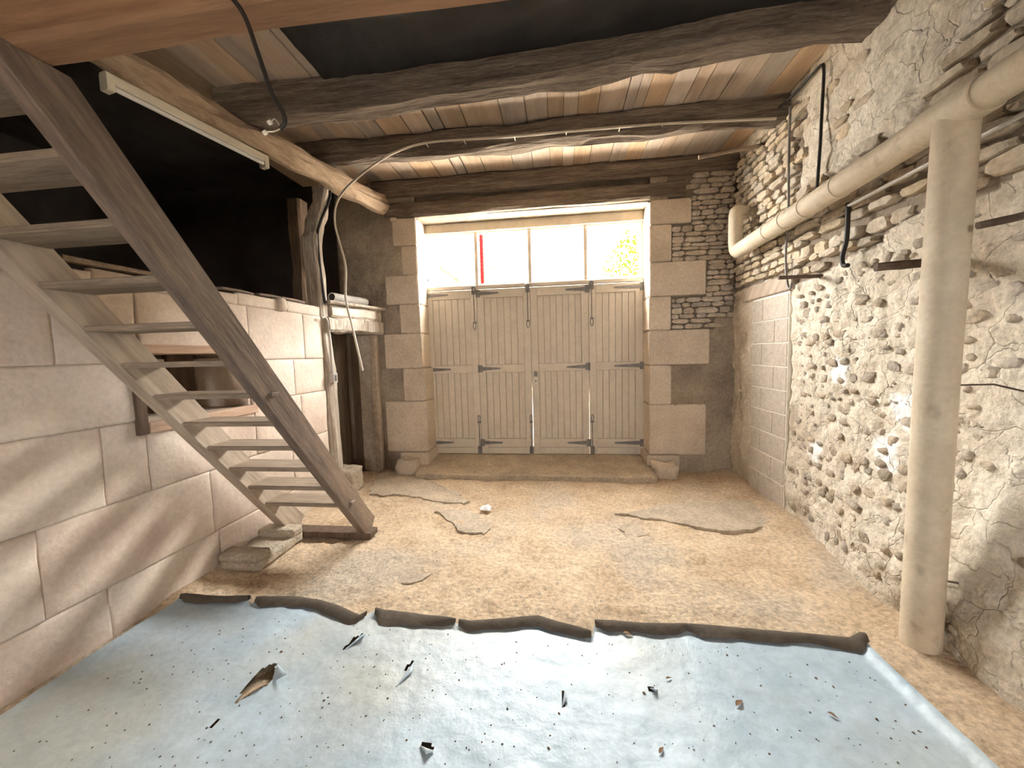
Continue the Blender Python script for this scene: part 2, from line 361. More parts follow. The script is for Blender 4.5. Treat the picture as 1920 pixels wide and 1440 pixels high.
# ------------------------------------------------------------------ right wall
def bulge(y, z): return .17*sst(1.1, .0, z)*sst(3.5, 2.3, y)
def in_cinder(y, z): return 3.43 < y < 4.07 and z < 1.86
def low_line(y): return 1.86 + .20*sst(3.5, 2.2, y) if y < 3.45 else 1.98
def high_line(y):
    if y > 3.35: return 3.34
    return 2.60 + .55*sst(2.5, 1.6, y) + .10*fr(y*3, 0, 0, 2)
def rubble(y, z):
    e = .05*fr(y*4, z*4, 5, 2)
    return low_line(y)+e < z < high_line(y)+e and not (y > 4.02 and z < 2.0)
def wx(y, z): return XR - bulge(y, z)
spl = [(2.86, 1.22, .10), (2.30, 1.03, .13), (2.42, .80, .11), (3.05, .62, .09), (2.38, .72, .07)]
att = {'earth': [], 'white': []}
def rw(y, z):
    x = wx(y, z)
    ru = rubble(y, z); cb = in_cinder(y, z)
    x -= .022*fr(y*1.5, z*1.5, 0, 3)
    x -= (.020 if not ru else .010)*fr(y*7, z*7, 2, 4) * (0 if cb else 1)
    x -= .008*fr(y*22, z*22, 4, 3) * (0 if cb else 1)
    lower = z < low_line(y) and y < 3.4
    if lower: x -= .012*max(0, fr(y*12, z*14, 9, 2))
    if ru: x += .022
    if cb: x += .030
    if 4.07 <= y and z < 1.95: x += .01
    att['earth'].append(1.0 if ru else 0.0)
    w = 0
    for a, b, r_ in spl:
        d = math.hypot((y-a), (z-b))/r_ + .5*fr(y*11, z*11, 3, 3); w = max(w, sst(1.05, .75, d))
    att['white'].append(w)
    return (x, y, z)
ys = frange(-3.2, .9, .25)[:-1] + frange(.9, 4.62, .02)
mb = grid(ys, frange(-.15, 3.6, .02), rw)
mb.attr = {k: list(v) for k, v in att.items()}
nv = len(mb.v)
WR = mb.build('wall_right', 'plaster_r', smooth=True)
tag(WR, 'old rubble stone wall with pale lime plaster beside the drain pipes', 'wall', kind='structure')
mb = MB(); mb.box(2.0, 2.4, -3.4, 5.3, -.2, 4.0); tag(mb.build('wall_right_core', 'joint', WR), None)
fnR = lambda u, v, d: (wx(u, v) - .022*fr(u*1.5, v*1.5, 0, 3) - d + .004, u, v)
cand = []
for (u, v, w, h) in courses(1.0, 3.30, 1.80, 3.44, (.060, .105), (.11, .27), .011, rng, .05):
    cand.append((u, v, w, h))
for (u, v, w, h) in courses(3.30, 4.50, 1.95, 3.30, (.05, .085), (.10, .2), .009, rng, .03): cand.append((u, v, w, h))
cand = [c for c in cand if rubble(c[0], c[1]) and rubble(c[0], c[1]-c[3]*.45) and 1.15 < c[0] < 4.47]
cand.sort(key=lambda c: c[0])
for i, (u, v, w, h) in enumerate(cand[:300]):
    stone(WR, fnR, u, v, w, h, rng.uniform(.012, .036), 'stone', 'stone', ex=5, n=11, sm=False, jl=.84)
if len(cand) > 300:
    big = MB()
    for (u, v, w, h) in cand[300:]:
        n = 8; out = []
        for k in range(n):
            a = 2*math.pi*(k+.5)/n + rng.uniform(-.1, .1); c_, s_ = math.cos(a), math.sin(a)
            q = (abs(c_)**4+abs(s_)**4)**-.25*rng.uniform(.88, 1.03); out.append((c_*q*w/2, s_*q*h/2))
        p = rng.uniform(.012, .03)
        vs = [fnR(u+a*sc, v+b*sc, d) for sc, d in ((1, -.03), (1, p*.45), (.8, p)) for a, b in out]
        vs.append(fnR(u, v, p*1.1))
        big.add(vs, [(L*n+k, L*n+(k+1) % n, (L+1)*n+(k+1) % n, (L+1)*n+k) for L in (0, 1) for k in range(n)] + [(2*n+k, 2*n+(k+1) % n, 3*n) for k in range(n)])
    tag(big.build('small_stones', 'stone', WR, smooth=True), kind='stuff')
# field stones showing through the plaster lower down
k = 0
for (u, v, w, h) in courses(1.25, 3.36, .06, 1.98, (.06, .105), (.07, .15), .012, rng, .07):
    if v > low_line(u)-.05 or u > 3.36 or rng.random() < .10 or k >= 300 or u < 1.3: continue
    if u < 1.95 and rng.random() < .55: continue
    sc = rng.uniform(.5, 1.05)
    stone(WR, fnR, u+rng.uniform(-.02, .02), v+rng.uniform(-.015, .015), w*sc, h*sc, rng.uniform(.004, .017), 'cobble', 'field_stone', ex=2.6, n=9, jl=.68); k += 1
# a few bare stones in the plaster above
k = 0
for (u, v, w, h) in courses(1.3, 3.3, 2.75, 3.42, (.08, .12), (.14, .26), .02, rng, .05):
    if v < high_line(u)+.05 or rng.random() < .72: continue
    stone(WR, fnR, u, v, w*.8, h*.8, rng.uniform(.004, .014), 'stone', 'plastered_stone', ex=2.6)
# blocked-up doorway: concrete blocks one by one, timber lintel above
z = .0; row = 0
while z < 1.83:
    h = min(.204, 1.845-z)
    cuts = [3.455, 3.655 if row % 2 else 3.86, 4.045]
    for a, b in zip(cuts, cuts[1:]):
        mb = MB(); mb.box(XR-.012, XR+.08, a+.004, b-.004, z+.004, z+h-.004); mb.build('concrete_block', 'cinder', WR, bevel=.004)
    z += h; row += 1
mb = MB(); mb.box(XR-.007, XR+.09, 3.45, 4.05, 0, 1.85); mb.build('block_mortar', 'chip', WR)
mb = MB(); mb.box(XR-.022, XR+.1, 3.40, 4.25, 1.855, 1.985); mb.build('lintel', 'stringer2', WR, bevel=.01)

# ------------------------------------------------------------------ back wall
OL, OR_, OT = -1.64, 1.015, 3.03
def rubb_b(x, z): return x > 1.22 and ((1.62 < z < 2.0) or (z > 2.02)) and not (x > 1.72 and z < 1.75)
def bw(x, z):
    y = YB - .014*fr(x*2, z*2, 1, 3) - .008*fr(x*9, z*9, 4, 3)
    r_ = rubb_b(x, z)
    if r_: y += .018
    if x < -1.9 and z > 2.0: y -= .018*fr(x*7, z*7, 8, 3)
    ea.append(1.0 if r_ else 0.0)
    return (x, y, z)
ea = []
g1 = grid(frange(-5, -2.75, .15)[:-1]+frange(-2.75, OL-.01, .025), frange(-.15, 3.6, .03), bw)
g2 = grid(frange(OR_+.01, 2.05, .025), frange(-.15, 3.6, .025), bw)
g1.add(g2.v, g2.f)
nb = len(g1.v)
g1.box(-5, OL-.005, 4.56, 5.0, -.2, 3.9); g1.box(OR_+.005, 2.4, 4.56, 5.0, -.2, 3.9); g1.box(-5, 2.4, 4.56, 5.0, 3.03, 3.9)
g1.attr = {'earth': ea + [0.0]*(len(g1.v)-nb)}
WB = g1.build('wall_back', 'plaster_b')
tag(WB, 'rendered end wall with dressed stone jambs around the garage doors', 'wall', kind='structure')
def quoin(x0, x1, z0, z1, y0=YB-.018, y1=4.86, bev=.008, m='quoin'):
    mb = MB(); mb.box(x0, x1, y0+rng.uniform(-.006, .006), y1, z0+.004, z1-.004)
    return mb.build('quoin', m, WB, bevel=bev, seg=2)
zs = [2.757, 2.356, 1.985, 1.612, 1.224, .777, .20]
ztop = 3.02
for z0, x1 in zip(zs, (1.449, 1.245, 1.607, 1.246, 1.653, 1.249, 1.625)):
    quoin(OR_+rng.uniform(-.004, .004), x1, z0, ztop); ztop = z0
quoin(OR_-.03, 1.34, .02, .20, YB-.05)
ztop = 3.02
for z0, x0 in zip([2.70, 2.36, 2.02, 1.67, 1.25, .85, .22], (-1.93, -1.83, -2.05, -1.89, -2.10, -1.88, -2.13)):
    quoin(x0, OL+.03*(1 if z0 < .9 else 0)+rng.uniform(-.004, .004), z0, ztop); ztop = z0
quoin(-1.95, OL+.05, .02, .22, YB-.06)
fnB = lambda u, v, d: (u, YB + .014 - d, v)
k = 0
for (u, v, w, h) in courses(1.25, 1.90, 1.62, 3.26, (.038, .075), (.09, .24), .005, rng, .01):
    # keep clear of the dressed blocks
    bad = not rubb_b(u, v)
    a_, b_ = u-w/2, min(u+w/2, 1.895)
    zt = 3.02
    for z0, x1 in zip(zs, (1.449, 1.245, 1.607, 1.246, 1.653, 1.249, 1.625)):
        if z0-.02 < v < zt+.02: a_ = max(a_, x1+.006)
        zt = z0
    if v > 3.0 and u < 1.40: bad = True
    if bad or b_-a_ < .035: continue
    u, w = (a_+b_)/2, b_-a_
    stone(WB, fnB, u, v, w, h, rng.uniform(.016, .032), 'stone_b', 'stone', ex=7, n=10, jl=.92, inn=.94, sm=False); k += 1
timber('lintel', [(-2.02, 4.68, 3.118), (-.3, 4.68, 3.122), (1.39, 4.68, 3.135)], .40, .175, 'beamx', WB, seed=4, amp=.012)

part0 = MB(); part0.box(-1.77, -1.66, 4.455, 4.475, 3.04, 3.075); part0.build('iron_strap', 'rust', WB)
part0 = MB(); part0.box(-1.94, -1.87, 4.46, 4.52, 2.985, 3.03); part0.build('packing_stone', 'quoin', WB, bevel=.006)
# ------------------------------------------------------------------ left wall
WY0, WY1, WZ0, WZ1 = 1.885, 2.66, 1.055, 1.455       # window opening
mb = MB()
for a, b, c, d in ((-3.2, WY0, -.2, 1.86), (WY1, 3.60, -.2, 1.90), (WY0, WY1, -.2, WZ0), (WY0, WY1, WZ1, 1.88)):
    mb.box(-2.83, XL-.016, a, b, c, d)
mb.box(-2.62, -2.19, 4.43, 4.55, -.2, 1.95)
WLF = mb.build('wall_left', 'joint'); tag(WLF, 'low whitewashed wall of large limestone blocks behind the stairs', 'wall', kind='structure')
def block(y0, y1, z0, z1):
    rects = [(y0, y1, z0, z1)]; out = []
    for a, b, c, d in rects:
        if b <= WY0 or a >= WY1 or d <= WZ0 or c >= WZ1: out.append((a, b, c, d)); continue
        if a < WY0: out.append((a, WY0, c, d))
        if b > WY1: out.append((WY1, b, c, d))
        aa, bb = max(a, WY0), min(b, WY1)
        if c < WZ0: out.append((aa, bb, c, WZ0))
        if d > WZ1: out.append((aa, bb, WZ1, d))
    for a, b, c, d in out:
        if b-a < .03 or d-c < .02: continue
        x1 = XL + rng.uniform(-.003, .006)
        m_ = MB(); ny, nz_ = max(2, int((b-a)/.06)), max(2, int((d-c)/.06))
        g = .0012
        def pf(y, z):
            e = min(y-a, b-y, z-c, d-z)
            return (x1 - .003*sst(.008, .001, e) + .006*fr(y*3, z*3, x1*99, 3) - .014*sst(.014, 0, e)*max(0, fr(y*9, z*9, 2, 3)), y, z)
        yy = [a+g, a+.015] + [a+(b-a)*i/ny for i in range(1, ny)] + [b-.015, b-g]
        zz = [c+g, c+.015] + [c+(d-c)*i/nz_ for i in range(1, nz_)] + [d-.015, d-g]
        yy = sorted(yy); zz = sorted(zz)
        m_ = grid(yy, zz, pf)
        nu, nv_ = len(yy), len(zz); rim = [i for i in range(nu)] + [j*nu+nu-1 for j in range(1, nv_)] + [(nv_-1)*nu+i for i in range(nu-2, -1, -1)] + [j*nu for j in range(nv_-2, 0, -1)]
        base = len(m_.v); m_.v += [Vector((XL-.04, m_.v[i].y, m_.v[i].z)) for i in rim]; n_ = len(rim)
        m_.f += [(rim[i], base+i, base+(i+1) % n_, rim[(i+1) % n_]) for i in range(n_)]
        m_.build('limestone_block', 'block', WLF, smooth=True)
lay = [(-.05, .25, [-2.2, -.6, .45, 1.05, 1.62, 2.28, 2.9, 3.575]), (.25, .67, [-2.2, -1.2, -.3, .55, 1.38, 2.24, 3.05, 3.575]),
       (.67, 1.08, [-2.2, -.9, .2, .85, 1.655, 2.66, 3.2, 3.575]), (1.08, 1.40, [-2.2, -1.3, -.4, .6, 1.2, 1.885, 3.14, 3.575]),
       (1.40, 1.81, [-2.2, -1.2, -.2, .7, 1.52, 2.66, 3.3, 3.575])]
for z0, z1, cy in lay:
    for a, b in zip(cy, cy[1:]): block(a, b, z0, z1)
for a, b, zt in ((-2.2, -.5, 1.86), (-.5, .9, 1.86), (.9, 1.70, 1.865), (1.70, 2.60, 1.885), (2.60, 3.1, 1.90), (3.1, 3.57, 1.905)): block(a, b, 1.81, zt)
# window opening: timber frame, bright far reveal, dark shutter and upright behind
w1 = empty('window_1', (XL, (WY0+WY1)/2, WZ0), 'small window opening with reddish timber frame behind the stairs', 'window', kind='structure')
def part(name, m, parent, *b, bevel=.004):
    mb = MB(); mb.box(*b); return mb.build(name, m, parent, bevel=bevel)
part('window_frame', 'darkwood', w1, XL-.04, XL+.018, 1.828, WY0, 1.00, 1.46)
part('window_frame', 'winwood', w1, XL-.05, XL+.02, WY0, WY1+.02, 1.0, 1.06)
part('window_frame', 'winwood', w1, XL-.05, XL+.02, 1.83, WY1+.02, 1.452, 1.505)
part('window_reveal', 'block', w1, -2.80, XL-.02, WY1-.03, WY1-.001, WZ0, WZ1-.03)
part('window_upright', 'darkwood', w1, -2.82, -2.76, 2.42, 2.62, WZ0, WZ1)
part('window_shutter', 'loftboard', w1, -2.83, -2.80, WY0, WY1, WZ0, WZ1)
part('daylight_patch', 'chip', w1, -2.80, -2.77, 2.32, 2.41, WZ1-.12, WZ1-.03)  # pale panel standing in for a spot of daylight
# doorway in the far corner: lintel, board above, cap, jamb and dark door
part('door_jamb', 'stone_b', WLF, -2.50, -2.17, 4.40, 4.44, 0, 1.66)
part('door_stop', 'darkwood', WLF, -2.48, -2.40, 4.36, 4.40, 0, 1.66)
part('door_stop', 'stringer2', WLF, -2.24, -2.19, 4.37, 4.40, 0, 1.66)
timber('lintel', [(-2.33, 3.62, 1.735), (-2.17, 4.47, 1.745)], .17, .15, 'post', WLF, seed=12, amp=.012)
timber('lintel_board', [(-2.32, 3.70, 1.875), (-2.17, 4.33, 1.885)], .12, .125, 'cream', WLF, seed=13, amp=.006)
timber('lintel_stone', [(-2.185, 4.33, 1.875), (-2.165, 4.47, 1.875)], .13, .13, 'quoin', WLF, seed=15, amp=.02)
timber('lintel_cap', [(-2.33, 3.62, 1.958), (-2.16, 4.49, 1.968)], .22, .03, 'post', WLF, seed=14, amp=.006, c=.008)
d5 = empty('door_5', (-2.56, 4.0, 0), 'dark brown plank door deep in the corner doorway', 'door', kind='structure')
for i in range(6):
    part('board', 'loftboard', d5, -2.575, -2.55, 3.66+.125*i, 3.78+.125*i, .02, 1.68)
# loft and store beyond the low wall, their shade put into a near-black colour
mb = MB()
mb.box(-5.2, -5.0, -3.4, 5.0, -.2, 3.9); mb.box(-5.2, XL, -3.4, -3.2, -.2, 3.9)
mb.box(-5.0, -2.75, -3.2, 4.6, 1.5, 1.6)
LW = mb.build('wall_loft', 'loft'); mb = MB(); mb.box(-5.2, 2.4, -3.4, 5.0, -.4, -.2); mb.box(-5.2, -2.75, -3.4, 5.0, -.2, -.02); mb.build('foundation', 'loft', LW); tag(LW, 'loft walls coloured near black for deep shade above the low left wall', 'wall', kind='structure')  # foundation: unseen slab added to stop light leaking in from below
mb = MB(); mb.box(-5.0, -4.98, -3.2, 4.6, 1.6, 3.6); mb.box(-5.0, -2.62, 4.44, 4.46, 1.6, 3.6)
mb.build('loft_shade_sheet', 'loft', LW)  # thin dark sheets put where the loft is only in shade

# ------------------------------------------------------------------ ceiling
mb = MB(); mb.box(-5.2, 2.4, -3.4, 5.0, 3.52, 3.62)  # slab takes the near-black loft colour for the shaded void above the planks
CE = mb.build('ceiling', 'loft'); tag(CE, 'ceiling of bare wooden floor planks above the beams', 'ceiling', kind='structure')
jx = [-3.0, -2.75, -2.52, -2.314, -2.16, -2.014, -1.753, -1.547, -1.31, -1.103, -.984, -.777, -.452, -.24, -.055, .079, .197, .368, .583, .666, .745, .915, 1.071, 1.183, 1.347, 1.529, 1.701, 1.90, 2.05]
for a, b in zip(jx, jx[1:]):
    g = rng.choice((.004, .006, .010, .016))
    mb = MB(); mb.box(a+g/2, b-g/2, -3.2, 4.55, ZC+rng.uniform(-.004, .006), ZC+.03); mb.build('plank', 'plank', CE)

# rear wall of the barn, its small opening added behind the camera for fill light
mb = MB()
mb.box(XL-.4, -.1, -3.4, -3.2, -.2, 3.9); mb.box(.5, 2.4, -3.4, -3.2, -.2, 3.9); mb.box(-.1, .5, -3.4, -3.2, 1.8, 3.9); mb.box(-.1, .5, -3.4, -3.2, -.2, 1.2)
tag(mb.build('wall_rear', 'quoin'), 'stone wall with a small opening added for fill light behind the viewer', 'wall', kind='structure')

# ------------------------------------------------------------------ ceiling beams
def top_timber(name, label, cat, *a, group=None, **k):
    o = timber(name, *a, **k); return tag(o, label, cat, group)
# heavy cross beam: sweeps as the photo shows, rising to the right
top_timber('ceiling_beam', 'thickest dark oak beam, crossing below the black plastic', 'beam',
           [(-2.55, 2.87, 3.345), (-1.6, 2.88, 3.34), (-.6, 2.86, 3.345), (.1, 2.84, 3.365), (.75, 2.79, 3.385), (1.4, 2.74, 3.395), (1.97, 2.70, 3.38)], .19, .235, 'beamx', seed=1, amp=.020, c=.03, n=40)
top_timber('ceiling_beam', 'crooked oak beam carrying the pale cable, middle of three', 'beam',
           [(-2.45, 3.62, 3.37), (-1.7, 3.63, 3.36), (-1.0, 3.64, 3.335), (.1, 3.63, 3.35), (1.0, 3.63, 3.36), (1.95, 3.63, 3.36)], .14, .20, 'beamx', seed=2, amp=.022, n=40)
top_timber('ceiling_beam', 'grey beam resting on the wall over the garage doors', 'beam',
           [(-2.15, 4.50, 3.355), (-.5, 4.50, 3.355), (1.94, 4.50, 3.37)], .12, .19, 'beamx', seed=3, amp=.010, n=30)
top_timber('trimmer_beam', 'warm brown beam at the top of the stairs', 'beam',
           [(-4.9, 1.03, 2.46), (-1.4, 1.01, 2.46), (1.87, .985, 2.46)], .11, .32, 'beamwarm', seed=5, amp=.006, c=.015, n=30)
top_timber('support_beam', 'pale rounded log beam with the fluorescent light', 'beam',
           [(-2.66, 1.2, 3.13), (-2.52, 1.95, 3.135), (-2.42, 2.6, 3.14), (-2.22, 3.5, 3.16), (-2.02, 4.46, 3.185)], .20, .19, 'log', seed=6, amp=.026, c=.06, n=30)
# posts
top_timber('wooden_post', 'weathered post with cables at the end of the low wall', 'post',
           [(-2.345, 3.675, .0), (-2.35, 3.66, 1.2), (-2.37, 3.62, 2.0), (-2.37, 3.58, 2.55), (-2.33, 3.68, 2.85), (-2.30, 3.72, 3.08)], .12, .15, 'post', seed=7, amp=.010, c=.02, upv=(1, 0, 0), n=36)
top_timber('wooden_post', 'brown upright post standing in the dark loft', 'post',
           [(-2.72, 3.90, 1.6), (-2.71, 3.90, 3.06)], .16, .14, 'darkpost', seed=8, amp=.010, c=.02, upv=(1, 0, 0), n=24)

# ------------------------------------------------------------------ garage doors, frame and transom
DY = 4.83
lx = [-1.672, -1.004, -.335, .372, 1.012]
DB, DT = .115, 2.205
labels = ['leftmost cream plank garage door leaf beside the left jamb', 'cream garage door leaf second from the left jamb',
          'cream garage door leaf with the keyhole lock', 'rightmost cream plank garage door leaf beside the right jamb']
def strap(parent, x0, dirn, z, L):
    mb = MB(); s = dirn
    mb.box(min(x0, x0+s*.045), max(x0, x0+s*.045), DY-.036, DY-.027, z-.045, z+.045)
    mb.prism([(x0+s*.045, z-.024), (x0+s*L, z-.009), (x0+s*(L+.015), z), (x0+s*L, z+.009), (x0+s*.045, z+.024)], lambda u, v, d: (u, d, v), DY-.035, DY-.027)
    h = mb.build('hinge', 'iron', parent)
    m2 = MB(); m2.tube([(x0, DY-.036, z-.048), (x0, DY-.036, z+.048)], .008, 8); m2.build('hinge_pin', 'iron', h)
def bolt(parent, x, top):
    if top:
        za, zb, zc = DT+.045, DT-.05, 1.80
        mb = MB(); mb.box(x-.028, x+.028, DY-.045, DY-.027, zb-.01, za); h = mb.build('bolt_plate', 'iron', parent, bevel=.004)
        mb = MB(); mb.tube([(x, DY-.045, za), (x, DY-.045, zc)], .0055, 8); mb.build('bolt_rod', 'iron', h)
        cz = zc-.045
        pts = [(x+.018*math.sin(t), DY-.047, cz+.048*math.cos(t)) for t in [i*math.pi/10 for i in range(21)]]
    else:
        zc = .53
        mb = MB(); mb.box(x-.026, x+.026, DY-.045, DY-.027, DB+.005, DB+.10); h = mb.build('bolt_plate', 'iron', parent, bevel=.004)
        mb = MB(); mb.tube([(x, DY-.045, DB+.02), (x, DY-.045, zc)], .0055, 8); mb.build('bolt_rod', 'iron', h)
        cz = zc+.045
        pts = [(x+.014*math.sin(t), DY-.047, cz+.045*math.cos(t)) for t in [i*math.pi/10 for i in range(21)]]
    mb = MB(); mb.tube(pts, .0045, 6); mb.build('bolt_loop', 'iron', h)
    mb = MB(); mb.box(x-.018, x+.022, DY-.052, DY-.027, zc-.012, zc+.006); mb.build('bolt_guide', 'iron', h)
nb_ = [6, 6, 7, 6]
for i in range(4):
    a, b = lx[i]+.0016, lx[i+1]-.0016
    D = empty('door_%d' % (i+1), ((a+b)/2, DY, DB), labels[i], 'door', kind='structure')
    sw = .085
    for x0, x1 in ((a, a+sw), (b-sw, b)): part('stile', 'cream', D, x0, x1, DY-.027, DY+.02, DB, DT, bevel=.003)
    rails = [(2.10, DT), (1.163, 1.262), (.20, .312)]
    for z0, z1 in rails: part('rail', 'cream', D, a+sw, b-sw, DY-.025, DY+.02, z0, z1, bevel=.003)
    part('kick_board', 'cream', D, a+sw, b-sw, DY-.022, DY+.02, DB, .197, bevel=.003)
    n = nb_[i]; wd = (b-a-2*sw)/n
    for k in range(n):
        x0 = a+sw+wd*k
        for z0, z1 in ((.312, 1.163), (1.262, 2.10)):
            mb = MB(); mb.box(x0+.0018, x0+wd-.0018, DY-.008, DY+.012, z0, z1); mb.build('board', 'cream', D, bevel=.003)
    # backing so no light leaks between the boards
    part('backing', 'cream', D, a+.02, b-.02, DY+.0125, DY+.018, DB-.03, DT-.01, bevel=0)
    if i < 3: part('cover_strip', 'cream', D, b-.02, b+.022, DY+.0205, DY+.03, [DB, 1.0, .95][i], DT, bevel=0)  # unseen strip added behind the joint to block light through the gap
    x0, s = [(a-.012, 1), (a-.006, 1), (b+.006, -1), (b+.012, -1)][i]
    for z in (2.155, 1.213, .26): strap(D, x0, s, z, [.30, .27, .27, .34][i])
    if i == 0: bolt(D, b-.035, 1); bolt(D, b-.02, 0)
    if i == 1: bolt(D, b-.03, 1); bolt(D, b-.02, 0)
    if i == 3: bolt(D, a+.035, 1); bolt(D, a+.03, 0)
    if i == 2:
        p = part('lock_plate', 'lampwhite', D, a+.03, a+.065, DY-.032, DY-.027, 1.0, 1.16, bevel=.002)
        part('keyhole', 'black', p, a+.042, a+.052, DY-.034, DY-.031, 1.03, 1.06, bevel=0)
        part('latch', 'iron', D, a+.026, a+.068, DY-.040, DY-.030, 1.10, 1.16, bevel=.003)
        part('spacer_boss', 'iron', D, a+.04, a+.055, DY-.045, DY-.03, 1.165, 1.175, bevel=0)
T1 = empty('trim_1', (-.33, DY, DB), 'cream painted timber frame around the garage doors', 'door frame', kind='structure')
part('frame_post', 'cream', T1, OL-.06, lx[0]-.002, DY-.02, DY+.09, DB-.02, 3.03)
part('frame_post', 'cream', T1, lx[4]+.002, OR_+.06, DY-.02, DY+.09, DB-.02, 3.03)
part('frame_head', 'cream', T1, lx[0]-.002, lx[4]+.002, DY-.025, DY+.09, 2.915, 3.03)
part('frame_bead', 'cream', T1, lx[0]-.002, lx[4]+.002, DY-.045, DY-.025, 2.912, 2.930)
part('transom_bar', 'cream', T1, lx[0]-.002, lx[4]+.002, DY-.03, DY+.09, 2.212, 2.262)
part('door_stop_bar', 'iron', T1, lx[0]+.1, lx[4]-.1, DY-.036, DY-.030, 2.206, 2.214, bevel=0)
W2 = empty('window_2', (-.33, DY, 2.262), 'four-pane transom window over the garage doors', 'window', kind='structure')
mx_ = [-1.675, -.999, -.332, .343, 1.014]
for x0 in mx_[1:4]: part('glazing_bar', 'cream', W2, x0-.022, x0+.022, DY-.015, DY+.05, 2.262, 2.915)
for i in range(4):
    e = [.0, .0, .0, .0][i]
    p = part('pane', 'glass', W2, mx_[i]+.023, mx_[i+1]-.023, DY+.022, DY+.026, 2.264, 2.913, bevel=0)
for x0, x1 in ((mx_[0]-.002, mx_[0]+.03), (mx_[4]-.03, mx_[4]+.002)): part('sash_stile', 'cream', W2, x0, x1, DY-.01, DY+.05, 2.262, 2.915)
part('sash_rail', 'cream', W2, mx_[0]+.03, mx_[4]-.03, DY-.008, DY+.05, 2.895, 2.915)
part('sash_rail', 'cream', W2, mx_[0]+.03, mx_[4]-.03, DY-.008, DY+.05, 2.262, 2.28)

# ------------------------------------------------------------------ staircase
ST = empty('staircase', (-1.83, 2.0, 0), 'steep open wooden staircase with two stringers against left wall', 'staircase')
def lowY(z): return 2.735 - z/1.252
def upY(z): return 2.943 - z/1.252
def stringer(x0, x1, m, zt):
    mb = MB()
    poly = [(lowY(.0)-.0, .0), (lowY(0)+.05, 0), (2.80, .03), (2.865, .11), (upY(.2), .2), (upY(1.2), 1.2), (upY(zt), zt), (lowY(zt), zt), (lowY(1.2), 1.2)]
    mb.prism(poly, lambda u, v, d: (d, u, v), x0, x1)
    return mb.build('stringer', m, ST, bevel=.004)
stringer(-1.56, -1.50, 'stringer', 2.30)
stringer(-2.20, -2.12, 'stringer2', 2.30)
tz = [.347+.1715*k for k in range(12)]
for k, z in enumerate(tz):
    if z > 2.28: break
    mb = MB(); mb.box(-2.13, -1.55, lowY(z)+.004, upY(z)-.012, z, z+.028)
    mb.build('tread', 'tread', ST, bevel=.004)
    if k in (0, 5):
        mb = MB(); mb.box(-1.5, -1.482, lowY(z)+.05, lowY(z)+.10, z+.002, z+.022); mb.build('tenon', 'stringer', ST, bevel=.002)
part('base_plank', 'darkwood', ST, -2.13, -1.46, 2.70, 2.82, .0, .045)

# ------------------------------------------------------------------ drain pipes
PX = 1.655
DP = empty('drain_pipe', (PX, 1.905, 0), 'cream drain pipe sloping along right wall with a vertical downpipe', 'pipe')
hA, hB = Vector((1.735, 4.03, 2.325)), Vector((1.647, 1.12, 2.3715))
def at_y(y): return hA.lerp(hB, (hA.y-y)/(hA.y-hB.y))
mb = MB(); mb.tube([hA, hB], .069, 24); mb.build('sloping_pipe', 'pipe', DP, smooth=True)
for y in (3.45, 3.2, 2.95, 2.62):
    p = at_y(y); q = at_y(y-.02); mb = MB(); mb.tube([p, q], .0735, 24); mb.build('collar', 'pipe', DP)
j = at_y(1.905)
mb = MB(); mb.tube([(j.x, 1.905, j.z), (PX, 1.905, 1.2), (PX, 1.905, -.03)], .0715, 28); mb.build('downpipe', 'pipe', DP, smooth=True)
mb = MB(); mb.tube([at_y(2.03), at_y(1.78)], .078, 24); mb.build('tee_joint', 'pipe', DP, smooth=True)
mb = MB(); mb.tube(curve([hA+Vector((0, -.02, -.0)), hA+Vector((.0, .03, .015)), hA+Vector((0, .055, .08)), hA+Vector((0, .06, .2)), hA+Vector((0, .06, .34)), hA+Vector((.02, .08, .39)), hA+Vector((.10, .14, .40)), hA+Vector((.2, .2, .40))], 5), .062, 20); mb.build('elbow', 'pipe', DP, smooth=True)
# pipe bracket wires
for z in (1.55-.34, .32):
    mb = MB(); mb.tube([(PX+.07, 1.88, z), (PX+.16, 1.84, z+.005), (PX+.25, 1.78, z-.03)], .004, 6); mb.build('bracket', 'rust', DP)

# cables and conduits on the right wall
def cable(name, pts, r, m, label, cat='cable', sm=5, n=8, group=None):
    mb = MB(); mb.tube(curve(pts, sm) if sm else pts, r, n); return tag(mb.build(name, m, smooth=True), label, cat, group)
cable('wall_cable', [(1.82, 3.56, 3.34), (1.85, 3.40, 3.345), (1.855, 3.22, 3.352), (1.86, 3.10, 3.35), (1.86, 3.072, 3.30), (1.86, 3.075, 3.1), (1.858, 3.08, 2.8), (1.85, 3.085, 2.50), (1.845, 3.08, 2.42)], .010, 'black', 'black twin cable bent over the right wall below the ceiling')
cable('wall_cable', [(1.84, 3.425, 3.27), (1.838, 3.42, 2.9), (1.84, 3.41, 2.45), (1.842, 3.432, 2.12), (1.845, 3.40, 1.90), (1.848, 3.365, 1.855), (1.85, 3.35, 1.90)], .0095, 'iron', 'grey cable hanging straight down right wall beside the block panel')
HC = empty('conduit', (1.83, 2.74, 1.88), 'bright metal conduit below the drain pipe ending in a black hooked hose', 'conduit')
mb = MB(); mb.tube([(1.80, 1.1, 2.275), (1.81, 1.83, 2.273), (1.825, 2.74, 2.268)], .0115, 10); mb.build('metal_tube', 'alu', HC, smooth=True)
mb = MB(); mb.tube(curve([(1.825, 2.735, 2.285), (1.827, 2.737, 2.19), (1.83, 2.745, 2.06), (1.825, 2.768, 1.965), (1.815, 2.742, 1.905), (1.80, 2.68, 1.89)], 6), .0135, 10); mb.build('black_hose', 'black', HC, smooth=True)
